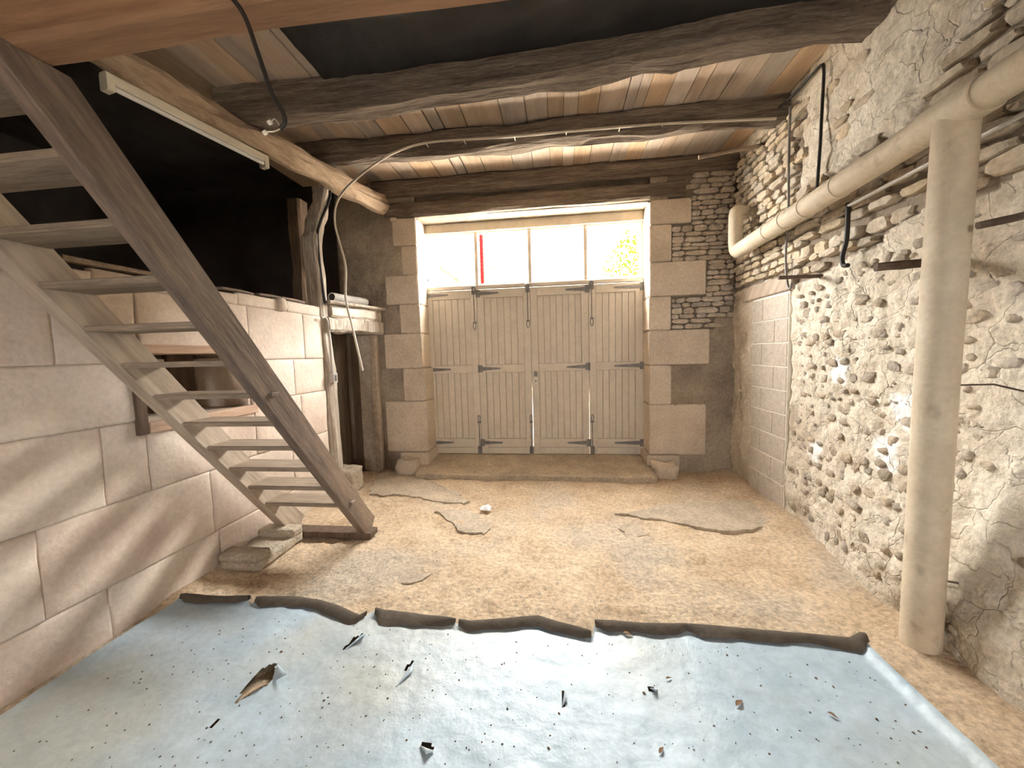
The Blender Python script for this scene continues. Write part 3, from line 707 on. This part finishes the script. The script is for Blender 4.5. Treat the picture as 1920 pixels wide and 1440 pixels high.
def iron(p0, p1, r, label):
    mb = MB(); a, b = Vector(p0), Vector(p1)
    mb.sweep([a.lerp(b, t/6) for t in range(7)], rect_sec(r*2, r*2, r*.5), jit=r*.12, seed=int(a.y*100))
    return tag(mb.build('iron_bar', 'rust'), label, 'iron bar')
iron((1.63, 3.12, 1.905), (1.93, 3.10, 1.90), .013, 'rusty iron bar stub beside the bottom of the grey cable')
iron((1.60, 2.19, 1.785), (1.93, 2.13, 1.79), .020, 'thick rusty iron bar stub left of the downpipe')
iron((1.66, 1.78, 1.855), (1.95, 1.72, 1.90), .014, 'thin rusty iron bar stub right of the downpipe')
mb = MB(); mb.tube([(1.36, 4.02, 3.215), (1.6, 4.0, 3.235), (1.93, 3.97, 3.255)], .020, 8)
tag(mb.build('wooden_stick', 'tread'), 'short wooden stick poking from right wall under the ceiling', 'stick')

# ------------------------------------------------------------------ lamp, hanging cables, switch
FLM = empty('fluorescent_light', (-2.39, 2.46, 2.95), 'unlit fluorescent tube light along the pale log beam', 'lamp')
a, b = Vector((-2.475, 1.97, 2.985)), Vector((-2.295, 2.95, 2.99))
mb = MB(); mb.sweep([a, b], rect_sec(.06, .055, .006)); mb.build('housing', 'lampwhite', FLM)
t_ = (b-a).normalized(); sd = Vector((t_.y, -t_.x, 0))
mb = MB(); mb.tube([a+t_*.04+Vector((0, 0, -.042))+sd*.012, b-t_*.04+Vector((0, 0, -.042))+sd*.012], .014, 12); mb.build('tube', 'paper', FLM, smooth=True)
for p, q in ((a, a+t_*.035), (b-t_*.035, b)):
    mb = MB(); mb.sweep([p+Vector((0, 0, -.025)), q+Vector((0, 0, -.025))], rect_sec(.064, .09, .006)); mb.build('end_cap', 'lampwhite', FLM)
BC = empty('hanging_cable', (-.72, .93, 2.04), 'black cable with bare wire ends dangling from the ceiling', 'cable')
mb = MB(); mb.tube(curve([(-.88, .93, 2.50), (-.84, .93, 2.36), (-.76, .93, 2.26), (-.725, .93, 2.16), (-.695, .93, 2.06), (-.668, .93, 2.01), (-.665, .93, 1.985), (-.678, .93, 1.972)], 6), .0055, 10); mb.build('sheath', 'black', BC, smooth=True)
for e in ((-.712, .925, 1.966), (-.705, .935, 1.995)):
    mb = MB(); mb.tube(curve([(-.676, .93, 1.974), ((e[0]-.676)/2, .93, e[2]+.002), e], 4), .0016, 6); w_ = mb.build('wire', 'copper', BC)
    mb = MB(); mb.tube([e, (e[0]-.008, e[1], e[2]-.003)], .0055, 8); mb.build('terminal', 'lampwhite', w_)
WC = empty('white_cable', (-1.2, 3.54, 1.27), 'pale cable clipped along the middle beam and hanging down beside the doorway', 'cable')
mb = MB(); mb.tube(curve([(1.80, 3.545, 3.255), (1.034, 3.53, 3.285), (.361, 3.53, 3.30), (-.417, 3.53, 3.305), (-1.10, 3.525, 3.32), (-1.42, 3.51, 3.262), (-1.656, 3.5, 3.153), (-1.928, 3.5, 2.975), (-2.044, 3.5, 2.825), (-2.066, 3.5, 2.657), (-2.026, 3.5, 2.459), (-1.986, 3.5, 2.259), (-2.003, 3.5, 1.961), (-1.956, 3.5, 1.707), (-1.875, 3.5, 1.271)], 7), .0105, 10); mb.build('sheath', 'whitecable', WC, smooth=True)
for x, z in ((.9, 3.29), (.55, 3.297), (.1, 3.302), (-.35, 3.305), (-.8, 3.312), (-1.15, 3.318)):
    mb = MB(); mb.tube([(x, 3.50, z-.016), (x, 3.53, z-.016), (x, 3.57, z-.014)], .005, 6); mb.build('clip', 'lampwhite', WC)
cable('post_cable', [(-2.26, 3.50, 3.27), (-2.25, 3.62, 3.20), (-2.225, 3.71, 3.10), (-2.23, 3.70, 2.96), (-2.265, 3.60, 2.74), (-2.285, 3.555, 2.58), (-2.29, 3.57, 2.3), (-2.28, 3.59, 2.0), (-2.275, 3.60, 1.94)], .013, 'black', 'black cable stapled down the weathered post')
SW = empty('light_switch', (-2.265, 3.63, 1.14), 'grey switch box at the end of a conduit on the weathered post', 'switch')
mb = MB(); mb.tube(curve([(-2.262, 3.50, 1.79), (-2.262, 3.56, 1.80), (-2.262, 3.60, 1.74), (-2.263, 3.61, 1.6), (-2.265, 3.625, 1.25)], 5), .011, 8); mb.build('conduit', 'greypvc', SW, smooth=True)
part('box', 'greypvc', SW, -2.285, -2.235, 3.59, 3.665, 1.15, 1.25)
part('rocker', 'iron', SW, -2.236, -2.228, 3.61, 3.645, 1.17, 1.23)

# ------------------------------------------------------------------ things on the low wall
top_timber('batten', 'thin dusty wooden batten lying along top of low wall', 'board', [(-2.36, 1.60, 1.915), (-2.40, 2.35, 1.925)], .05, .03, 'tread', seed=21, amp=.003, c=.004, n=8)
for i, (y, l, zz, rz, lab) in enumerate(((2.62, .30, 1.912, .05, 'flat brown tile on low wall nearest the stairs'), (2.95, .22, 1.922, -.1, 'small tile in middle of low wall top'), (3.22, .34, 1.925, .08, 'long flat tile on low wall nearest the post'))):
    mb = MB(); n_ = 7
    c_, s_ = math.cos(rz), math.sin(rz)
    pl = [(-.13, -l/2), (.08, -l/2+.01), (.10, 0), (.085, l/2), (-.12, l/2-.02)]
    mb.prism([(-2.42+u*c_-v*s_, y+u*s_+v*c_) for u, v in pl], lambda u, v, d: (u, v, zz+d), -.008, .010)
    tag(mb.build('roof_tile', 'slate', bevel=.003), lab, 'tile', 'tiles on the low wall')
mb = MB()
stone(None, lambda u, v, d: (XL-.02+d, u, v), 3.03, 1.86, .09, .12, .05, 'quoin', 'wall_stone', n=10)
tag(bpy.data.objects['wall_stone'], 'rounded stone jammed at top edge of low wall', 'stone')
DU = empty('flexible_duct', (-2.30, 3.95, 1.98), 'short roll of ribbed grey duct on the doorway lintel', 'duct')
mb = MB(); a, b = Vector((-2.30, 3.76, 2.025)), Vector((-2.22, 4.30, 2.035))
n_ = 44
mb.tube([a.lerp(b, i/n_) for i in range(n_+1)], lambda t: .043 + .004*(round(t*n_) % 2), 16); mb.build('ribbed_tube', 'greypvc', DU)
mb = MB(); d_ = (b-a).normalized(); mb.tube([a-d_*.004, a+d_*.004], .036, 16); mb.build('mouth', 'black', DU)
mb = MB(); ring = []
for i in range(17):
    t = i*math.pi/8; ring.append(a - d_*.004 + Vector((0, 0, 1))*.042*math.cos(t) + Vector((d_.y, -d_.x, 0))*.042*math.sin(t))
mb.tube(ring, .004, 6); mb.build('rim', 'alu', DU)

# ------------------------------------------------------------------ stones and blocks on the floor
CB = empty('notched_block', (-2.15, 2.45, 0), 'notched rough concrete block at the foot of the stairs', 'concrete block')
def rough_box(name, m, parent, x0, x1, y0, y1, z0, z1, amp=.006, d=.03, seed=0):
    bm = bmesh.new(); bmesh.ops.create_cube(bm, size=1)
    for v in bm.verts: v.co = Vector((x0+(v.co.x+.5)*(x1-x0), y0+(v.co.y+.5)*(y1-y0), z0+(v.co.z+.5)*(z1-z0)))
    bmesh.ops.bevel(bm, geom=list(bm.edges), offset=min(.008, (z1-z0)*.2), segments=2, affect='EDGES')
    cuts = max(1, int(max(x1-x0, y1-y0)/d)//2)
    bmesh.ops.subdivide_edges(bm, edges=[e for e in bm.edges if e.calc_length() > d*1.6], cuts=min(cuts, 6), use_grid_fill=True)
    bmesh.ops.triangulate(bm, faces=bm.faces)
    for v in bm.verts:
        p = v.co*9 + Vector((seed, seed*2, 0)); v.co += Vector((fr(*p, 3), fr(p.y, p.z, p.x+4, 3), fr(p.z, p.x, p.y+8, 3)))*amp
    mb = MB(); bm.verts.index_update(); mb.add([v.co for v in bm.verts], [[v.index for v in fc.verts] for fc in bm.faces]); bm.free()
    return mb.build(name, m, parent, smooth=True)
rough_box('base', 'concrete', CB, -2.29, -2.0, 2.22, 2.67, -.005, .062, seed=1)
rough_box('raised_end', 'concrete', CB, -2.29, -2.0, 2.215, 2.335, .05, .112, seed=2)
rough_box('raised_end', 'concrete', CB, -2.29, -2.0, 2.56, 2.675, .05, .118, seed=3)
o = rough_box('footing_stone', 'concrete', None, -2.44, -2.13, 3.60, 3.86, -.03, .245, amp=.02, seed=5); tag(o, 'rough stone footing under the weathered post', 'stone')
o = rough_box('guard_stone', 'quoin', None, -1.93, -1.70, 4.24, 4.46, -.03, .17, amp=.03, seed=6); tag(o, 'worn guard stone at foot of left door jamb', 'stone')
o = rough_box('guard_stone', 'quoin', None, 1.03, 1.27, 4.24, 4.46, -.03, .13, amp=.035, seed=7); tag(o, 'worn guard stone at foot of right door jamb', 'stone')

# ------------------------------------------------------------------ vinyl sheet
ep = [(-2.24, 1.88), (-2.2, 1.893), (-1.95, 1.885), (-1.785, 1.905), (-1.765, 1.86), (-1.74, 1.90), (-1.55, 1.925), (-1.38, 1.905), (-1.2, 1.86), (-1.06, 1.80), (-1.03, 1.875), (-.94, 1.85), (-.7, 1.83), (-.47, 1.81), (-.3, 1.835), (-.125, 1.873), (0, 1.83), (.14, 1.79), (.155, 1.87), (.4, 1.86), (.585, 1.875), (.95, 1.86), (1.34, 1.84), (1.40, 1.84)]
def edge(x):
    for (a, b), (c, d) in zip(ep, ep[1:]):
        if a <= x <= c: return b+(d-b)*(x-a)/(c-a)
    return ep[-1][1]
def inpoly(x, y, P):
    r_ = False
    for i in range(len(P)):
        (a, b), (c, d) = P[i], P[i-1]
        if (b > y) != (d > y) and x < (c-a)*(y-b)/(d-b)+a: r_ = not r_
    return r_
tears = [[(-1.318, 1.295), (-1.335, 1.36), (-1.33, 1.46), (-1.30, 1.50), (-1.245, 1.42), (-1.25, 1.385)],
         [(-1.04, 1.575), (-1.02, 1.66), (-.985, 1.72), (-.995, 1.64)], [(-.70, 1.50), (-.69, 1.55), (-.675, 1.575), (-.672, 1.54)],
         [(-.515, 1.20), (-.50, 1.225), (-.475, 1.222), (-.455, 1.19), (-.485, 1.20)], [(-1.325, 1.165), (-1.335, 1.22), (-1.32, 1.235)],
         [(.335, 1.505), (.35, 1.53), (.37, 1.525), (.375, 1.505)], [(-.012, 1.40), (-.01, 1.47), (.0, 1.475), (.004, 1.41)]]
def sheet_z(x, y):
    z = .018 + .005*fr(x*2.2, y*2.2, 11, 3) + .0030*fr(x*7+y*2, y*9, 2, 4)
    z += .004*abs(fr(x*3-y*1.5, y*2.5+x, 21, 2))
    z += .030*sst(1.31, 1.36, x)
    for T in tears[:2]:
        cx, cy = T[0]; z += .012*math.exp(-((x-cx)**2+(y-cy-.1)**2)/.01)
    return z
xs = frange(-2.235, 1.365, .0125); nys = 70
mb = MB(); nx = len(xs)
for j in range(nys+1):
    t = j/nys
    for x in xs:
        e = edge(x); y = 1.0 + (e-1.0)*t
        mb.v.append(Vector((x + (.012*fr(y*3, 0, 0, 2) if x < -2.2 else 0), y, sheet_z(x, y) + .006*sst(.04, 0, e-y))))
for j in range(nys):
    for i in range(nx-1):
        q = (j*nx+i, j*nx+i+1, (j+1)*nx+i+1, (j+1)*nx+i)
        c = sum((mb.v[k] for k in q), Vector())/4
        if any(inpoly(c.x, c.y, T) for T in tears): continue
        mb.f.append(q)
m2 = grid(frange(-2.235, 1.365, .1), frange(-1.6, 1.0, .1), lambda x, y: (x, y, sheet_z(x, y)))
mb.add(m2.v, m2.f)
SH = empty('vinyl_sheet', (-.4, .6, 0), 'pale blue old vinyl floor sheet with torn curled edge', 'floor sheet')
mb.build('sheet', 'sheet', SH, smooth=True)
# curled-over edge showing the dark felt back, in torn lengths
segs = [(-2.215, -1.79, .035, 1), (-1.74, -1.045, .055, 2), (-1.005, -.55, .055, 3), (-.53, .135, .045, 4), (.16, .62, .045, 5), (.60, 1.375, .05, 6)]
for a, b, wm, sd_ in segs:
    cols = frange(a, b, .02); prof = MB(); rows = 8
    for x in cols:
        e = edge(x); ends = sst(0, .06, x-a)*sst(0, .06, b-x)
        w_ = (wm*(1+.55*fr(x*4, sd_, 0, 3)))*(.35+.65*ends); r0 = .013
        z0 = sheet_z(x, e)+.006
        for k in range(rows):
            if k < 5:
                t = math.pi*k/4; prof.v.append(Vector((x, e + r0*math.sin(t), z0 + r0 - r0*math.cos(t))))
            else:
                u = (k-4)/3; prof.v.append(Vector((x, e - w_*u, z0+2*r0 - .024*u*u*(1+.25*fr(x*6, sd_, 4, 2)))))
    n_ = len(cols)
    prof.f = [(i*rows+k, (i+1)*rows+k, (i+1)*rows+k+1, i*rows+k+1) for i in range(n_-1) for k in range(rows-1)]
    prof.build('curled_edge', 'sheetback', SH, smooth=True)
# torn flaps standing up at the tears
def flap(p0, p1, tip, h, m='sheet'):
    a, b, t = Vector((*p0, .02)), Vector((*p1, .02)), Vector((*tip, .02+h)); mb = MB(); n_ = 8
    for i in range(n_+1):
        s_ = i/n_; base = a.lerp(b, s_); tt = a.lerp(t, s_*2) if s_ < .5 else t.lerp(b, s_*2-1)
        for k in range(5):
            u = k/4; q = base.lerp(tt, u); q.z += .01*math.sin(u*math.pi)*math.sin(s_*math.pi)
            mb.v.append(q)
    mb.f = [(i*5+k, (i+1)*5+k, (i+1)*5+k+1, i*5+k+1) for i in range(n_) for k in range(4)]
    o = mb.build('torn_flap', m, SH, smooth=True)
flap((-1.30, 1.50), (-1.245, 1.40), (-1.17, 1.40), .045)
flap((-1.318, 1.295), (-1.245, 1.40), (-1.26, 1.36), .02, 'kraft')
flap((-1.035, 1.575), (-.985, 1.72), (-.965, 1.66), .03)
flap((-.70, 1.42), (-.672, 1.575), (-.655, 1.5), .012)
flap((-.515, 1.205), (-.455, 1.19), (-.475, 1.165), .015)
flap((.345, 1.52), (.375, 1.505), (.365, 1.49), .012)
flap((-.01, 1.40), (.0, 1.475), (.012, 1.43), .008)
# scraps
mb = MB(); mb.add([(-.72, 3.27, .012), (-.63, 3.25, .015), (-.625, 3.32, .02), (-.66, 3.345, .035), (-.72, 3.33, .018), (-.67, 3.29, .04)], [(0, 1, 5), (1, 2, 5), (2, 3, 5), (3, 4, 5), (4, 0, 5), (4, 3, 2, 1, 0)])
tag(mb.build('paper_scrap', 'paper'), 'crumpled scrap of white paper on the sand', 'paper')
def leafm(x, y, rz, s_, label):
    mb = MB(); pl = []
    for i in range(9):
        t = i/8; wv = .35*math.sin(math.pi*t**.8)
        for sgn in (-1, 0, 1): pl.append((t-.5, sgn*wv*.5, .18*abs(sgn)*wv + .06*math.sin(t*5)))
    c_, s2 = math.cos(rz), math.sin(rz)
    mb.v = [Vector((x+s_*(a*c_-b*s2), y+s_*(a*s2+b*c_), sheet_z(x, y)+.006+s_*c2)) for a, b, c2 in pl]
    mb.f = [(i*3+k, i*3+k+1, i*3+k+4, i*3+k+3) for i in range(8) for k in (0, 1)]
    tag(mb.build('dry_leaf', 'leaf', smooth=True), label, 'leaf', 'dry leaves on the sheet')
def onfloor(px, py, z=.03):
    d = Vector((px-960, py-720, f)); r_ = Vector((Xd.dot(d), Yd.dot(d), Zd.dot(d))); t = (z-H)/r_.z; return r_.x*t, r_.y*t
x, y = onfloor(1178, 1187); leafm(x, y, -.3, .055, 'brown dry leaf near curled far edge of the sheet')
x, y = onfloor(1254, 1268); leafm(x, y, .4, .03, 'small dry leaf above the round tear in the sheet')
x, y = onfloor(1386, 1316); leafm(x, y, .7, .05, 'dark dry leaf on right half of the sheet')
x, y = onfloor(1562, 1338); leafm(x, y, -.7, .035, 'dark dry leaf nearest the right edge of the sheet')
x, y = onfloor(1240, 1402); leafm(x, y, .9, .035, 'dark dry leaf lowest in view on the sheet')
mb = MB(); r2 = random.Random(3)
for i in range(420):
    x, y = r2.uniform(-2.0, 1.3), r2.uniform(1.02, 1.78)
    if any(inpoly(x, y, T) for T in tears): continue
    s_ = r2.uniform(.0018, .0055)*(1.6 if r2.random() < .1 else 1); z = sheet_z(x, y); a = r2.uniform(0, 6.3); e = r2.uniform(.4, 1)
    c_, d_ = math.cos(a)*s_, math.sin(a)*s_
    mb.add([(x+c_, y+d_, z), (x-d_*e, y+c_*e, z), (x-c_, y-d_, z), (x+d_*e, y-c_*e, z), (x, y, z+s_*.9)], [(0, 1, 4), (1, 2, 4), (2, 3, 4), (3, 0, 4)])
tag(mb.build('crumbs', 'debris'), 'dark crumbs and litter scattered over the blue sheet', 'debris', kind='stuff')
mb = MB()
for i in range(500):
    x, y = r2.uniform(-2.1, 1.6), r2.uniform(1.95, 4.1)
    s_ = r2.uniform(.003, .010); z = floor_z(x, y); a = r2.uniform(0, 6.3); e = r2.uniform(.4, 1)
    c_, d_ = math.cos(a)*s_, math.sin(a)*s_
    mb.add([(x+c_, y+d_, z), (x-d_*e, y+c_*e, z), (x-c_, y-d_, z), (x+d_*e, y-c_*e, z), (x, y, z+s_*.8)], [(0, 1, 4), (1, 2, 4), (2, 3, 4), (3, 0, 4)])
tag(mb.build('gravel', 'chip'), 'pale grit and stone chips strewn over the sand', 'gravel', kind='stuff')
# black plastic stapled under the planks
mb = grid(frange(-1.66, 1.86, .03), frange(.9, 2.80, .03), lambda x, y: (x, y, ZC-.024 - .010*abs(fr(x*3+y*4, y*2, 3, 3)) - .018*max(0, 1-abs(x+1.3)/.7)*abs(fr(x*9+y*5, y*2, 8, 3)) - .014*fr(x*1.5, y*1.5, 3, 2)))
tag(mb.build('plastic_sheet', 'plastic', smooth=True), 'black plastic sheet stretched under the ceiling planks', 'plastic sheet')

# ------------------------------------------------------------------ outside
mb = MB(); mb.box(-14, 14, 4.98, 30, -.3, .02); mb.box(-14, 14, -20, -3.4, -.3, -.02)
tag(mb.build('yard', 'gravel'), 'pale gravel yard outside the doors', 'ground', kind='structure')
HO = empty('stone_house', (0, 11.2, 0), 'sunlit stone house wall seen through transom window', 'house')
mb = MB(); mb.prism([(-2.75, 0), (12, 0), (12, 5.4), (-2.2, 5.4), (-2.75, 5.0)], lambda u, v, d: (u, d, v), 11, 11.6); mb.build('wall', 'facade', HO)
k = 0
for (u, v, w, h) in courses(-2.7, 2.4, 3.1, 4.95, (.09, .14), (.22, .5), .02, random.Random(5), .02):
    if u-w/2 < -2.7 or k > 240: continue
    stone(HO, lambda a, b, d: (a, 11.0-d, b), u, v, w, h, .02, 'facade', 'stone', ex=6, n=8); k += 1
mb = MB(); mb.tube([(-2.10, 10.9, 0), (-2.10, 10.9, 5.0)], .045, 10); tag(mb.build('red_downpipe', 'red', smooth=True), 'red downpipe on the sunlit house wall outside', 'pipe')
SD = empty('slate_shed', (-3.4, 9.3, 0), 'blue slate roofed lean-to seen through the left pane', 'shed')
mb = MB(); mb.box(-5, -2.75, 9.0, 10.8, 0, 3.5); mb.build('wall', 'facade', SD)
mb = MB(); mb.prism([(-2.6, 3.45), (-3.6, 3.75), (-3.6, 3.80), (-2.6, 3.50)], lambda u, v, d: (u, d, v), 8.9, 10.9); mb.build('eave', 'chip', SD)
mb = MB(); mb.prism([(-2.78, 3.56), (-2.72, 4.05), (-3.4, 4.6), (-3.6, 3.82)], lambda u, v, d: (u, d, v), 9.2, 10.8); mb.build('roof', 'bluetile', SD)
TR = empty('leafy_shrub', (1.9, 8.2, 0), 'green leafy shrub outside the right pane', 'shrub')
mb = MB(); r3 = random.Random(11)
mb.tube(curve([(1.9, 8.2, 0), (1.85, 8.2, 1.5), (1.75, 8.15, 2.6), (1.7, 8.1, 3.5)], 4), lambda t: .05*(1-t*.8), 8); mb.build('trunk', 'bark', TR, smooth=True)
mb = MB()
for i in range(700):
    t = r3.random(); a = r3.uniform(0, 6.3); rr = r3.random()**.6*(.75-.35*t)
    x, y, z = 1.72+rr*math.cos(a)*1.1-.35*(1-t), 8.1+rr*math.sin(a), 2.4+1.35*t
    L = r3.uniform(.06, .11); d = Vector((r3.uniform(-1, 1), r3.uniform(-1, 1), r3.uniform(-.8, .4))).normalized(); s_ = d.orthogonal().normalized()*L*.33
    p = Vector((x, y, z)); n_ = d.cross(s_).normalized()*L*.1
    mb.add([p, p+d*L*.45+s_, p+d*L, p+d*L*.45-s_, p+d*L*.5+n_], [(0, 1, 4), (1, 2, 4), (2, 3, 4), (3, 0, 4)])
tag(mb.build('foliage', 'green', TR), kind='stuff')
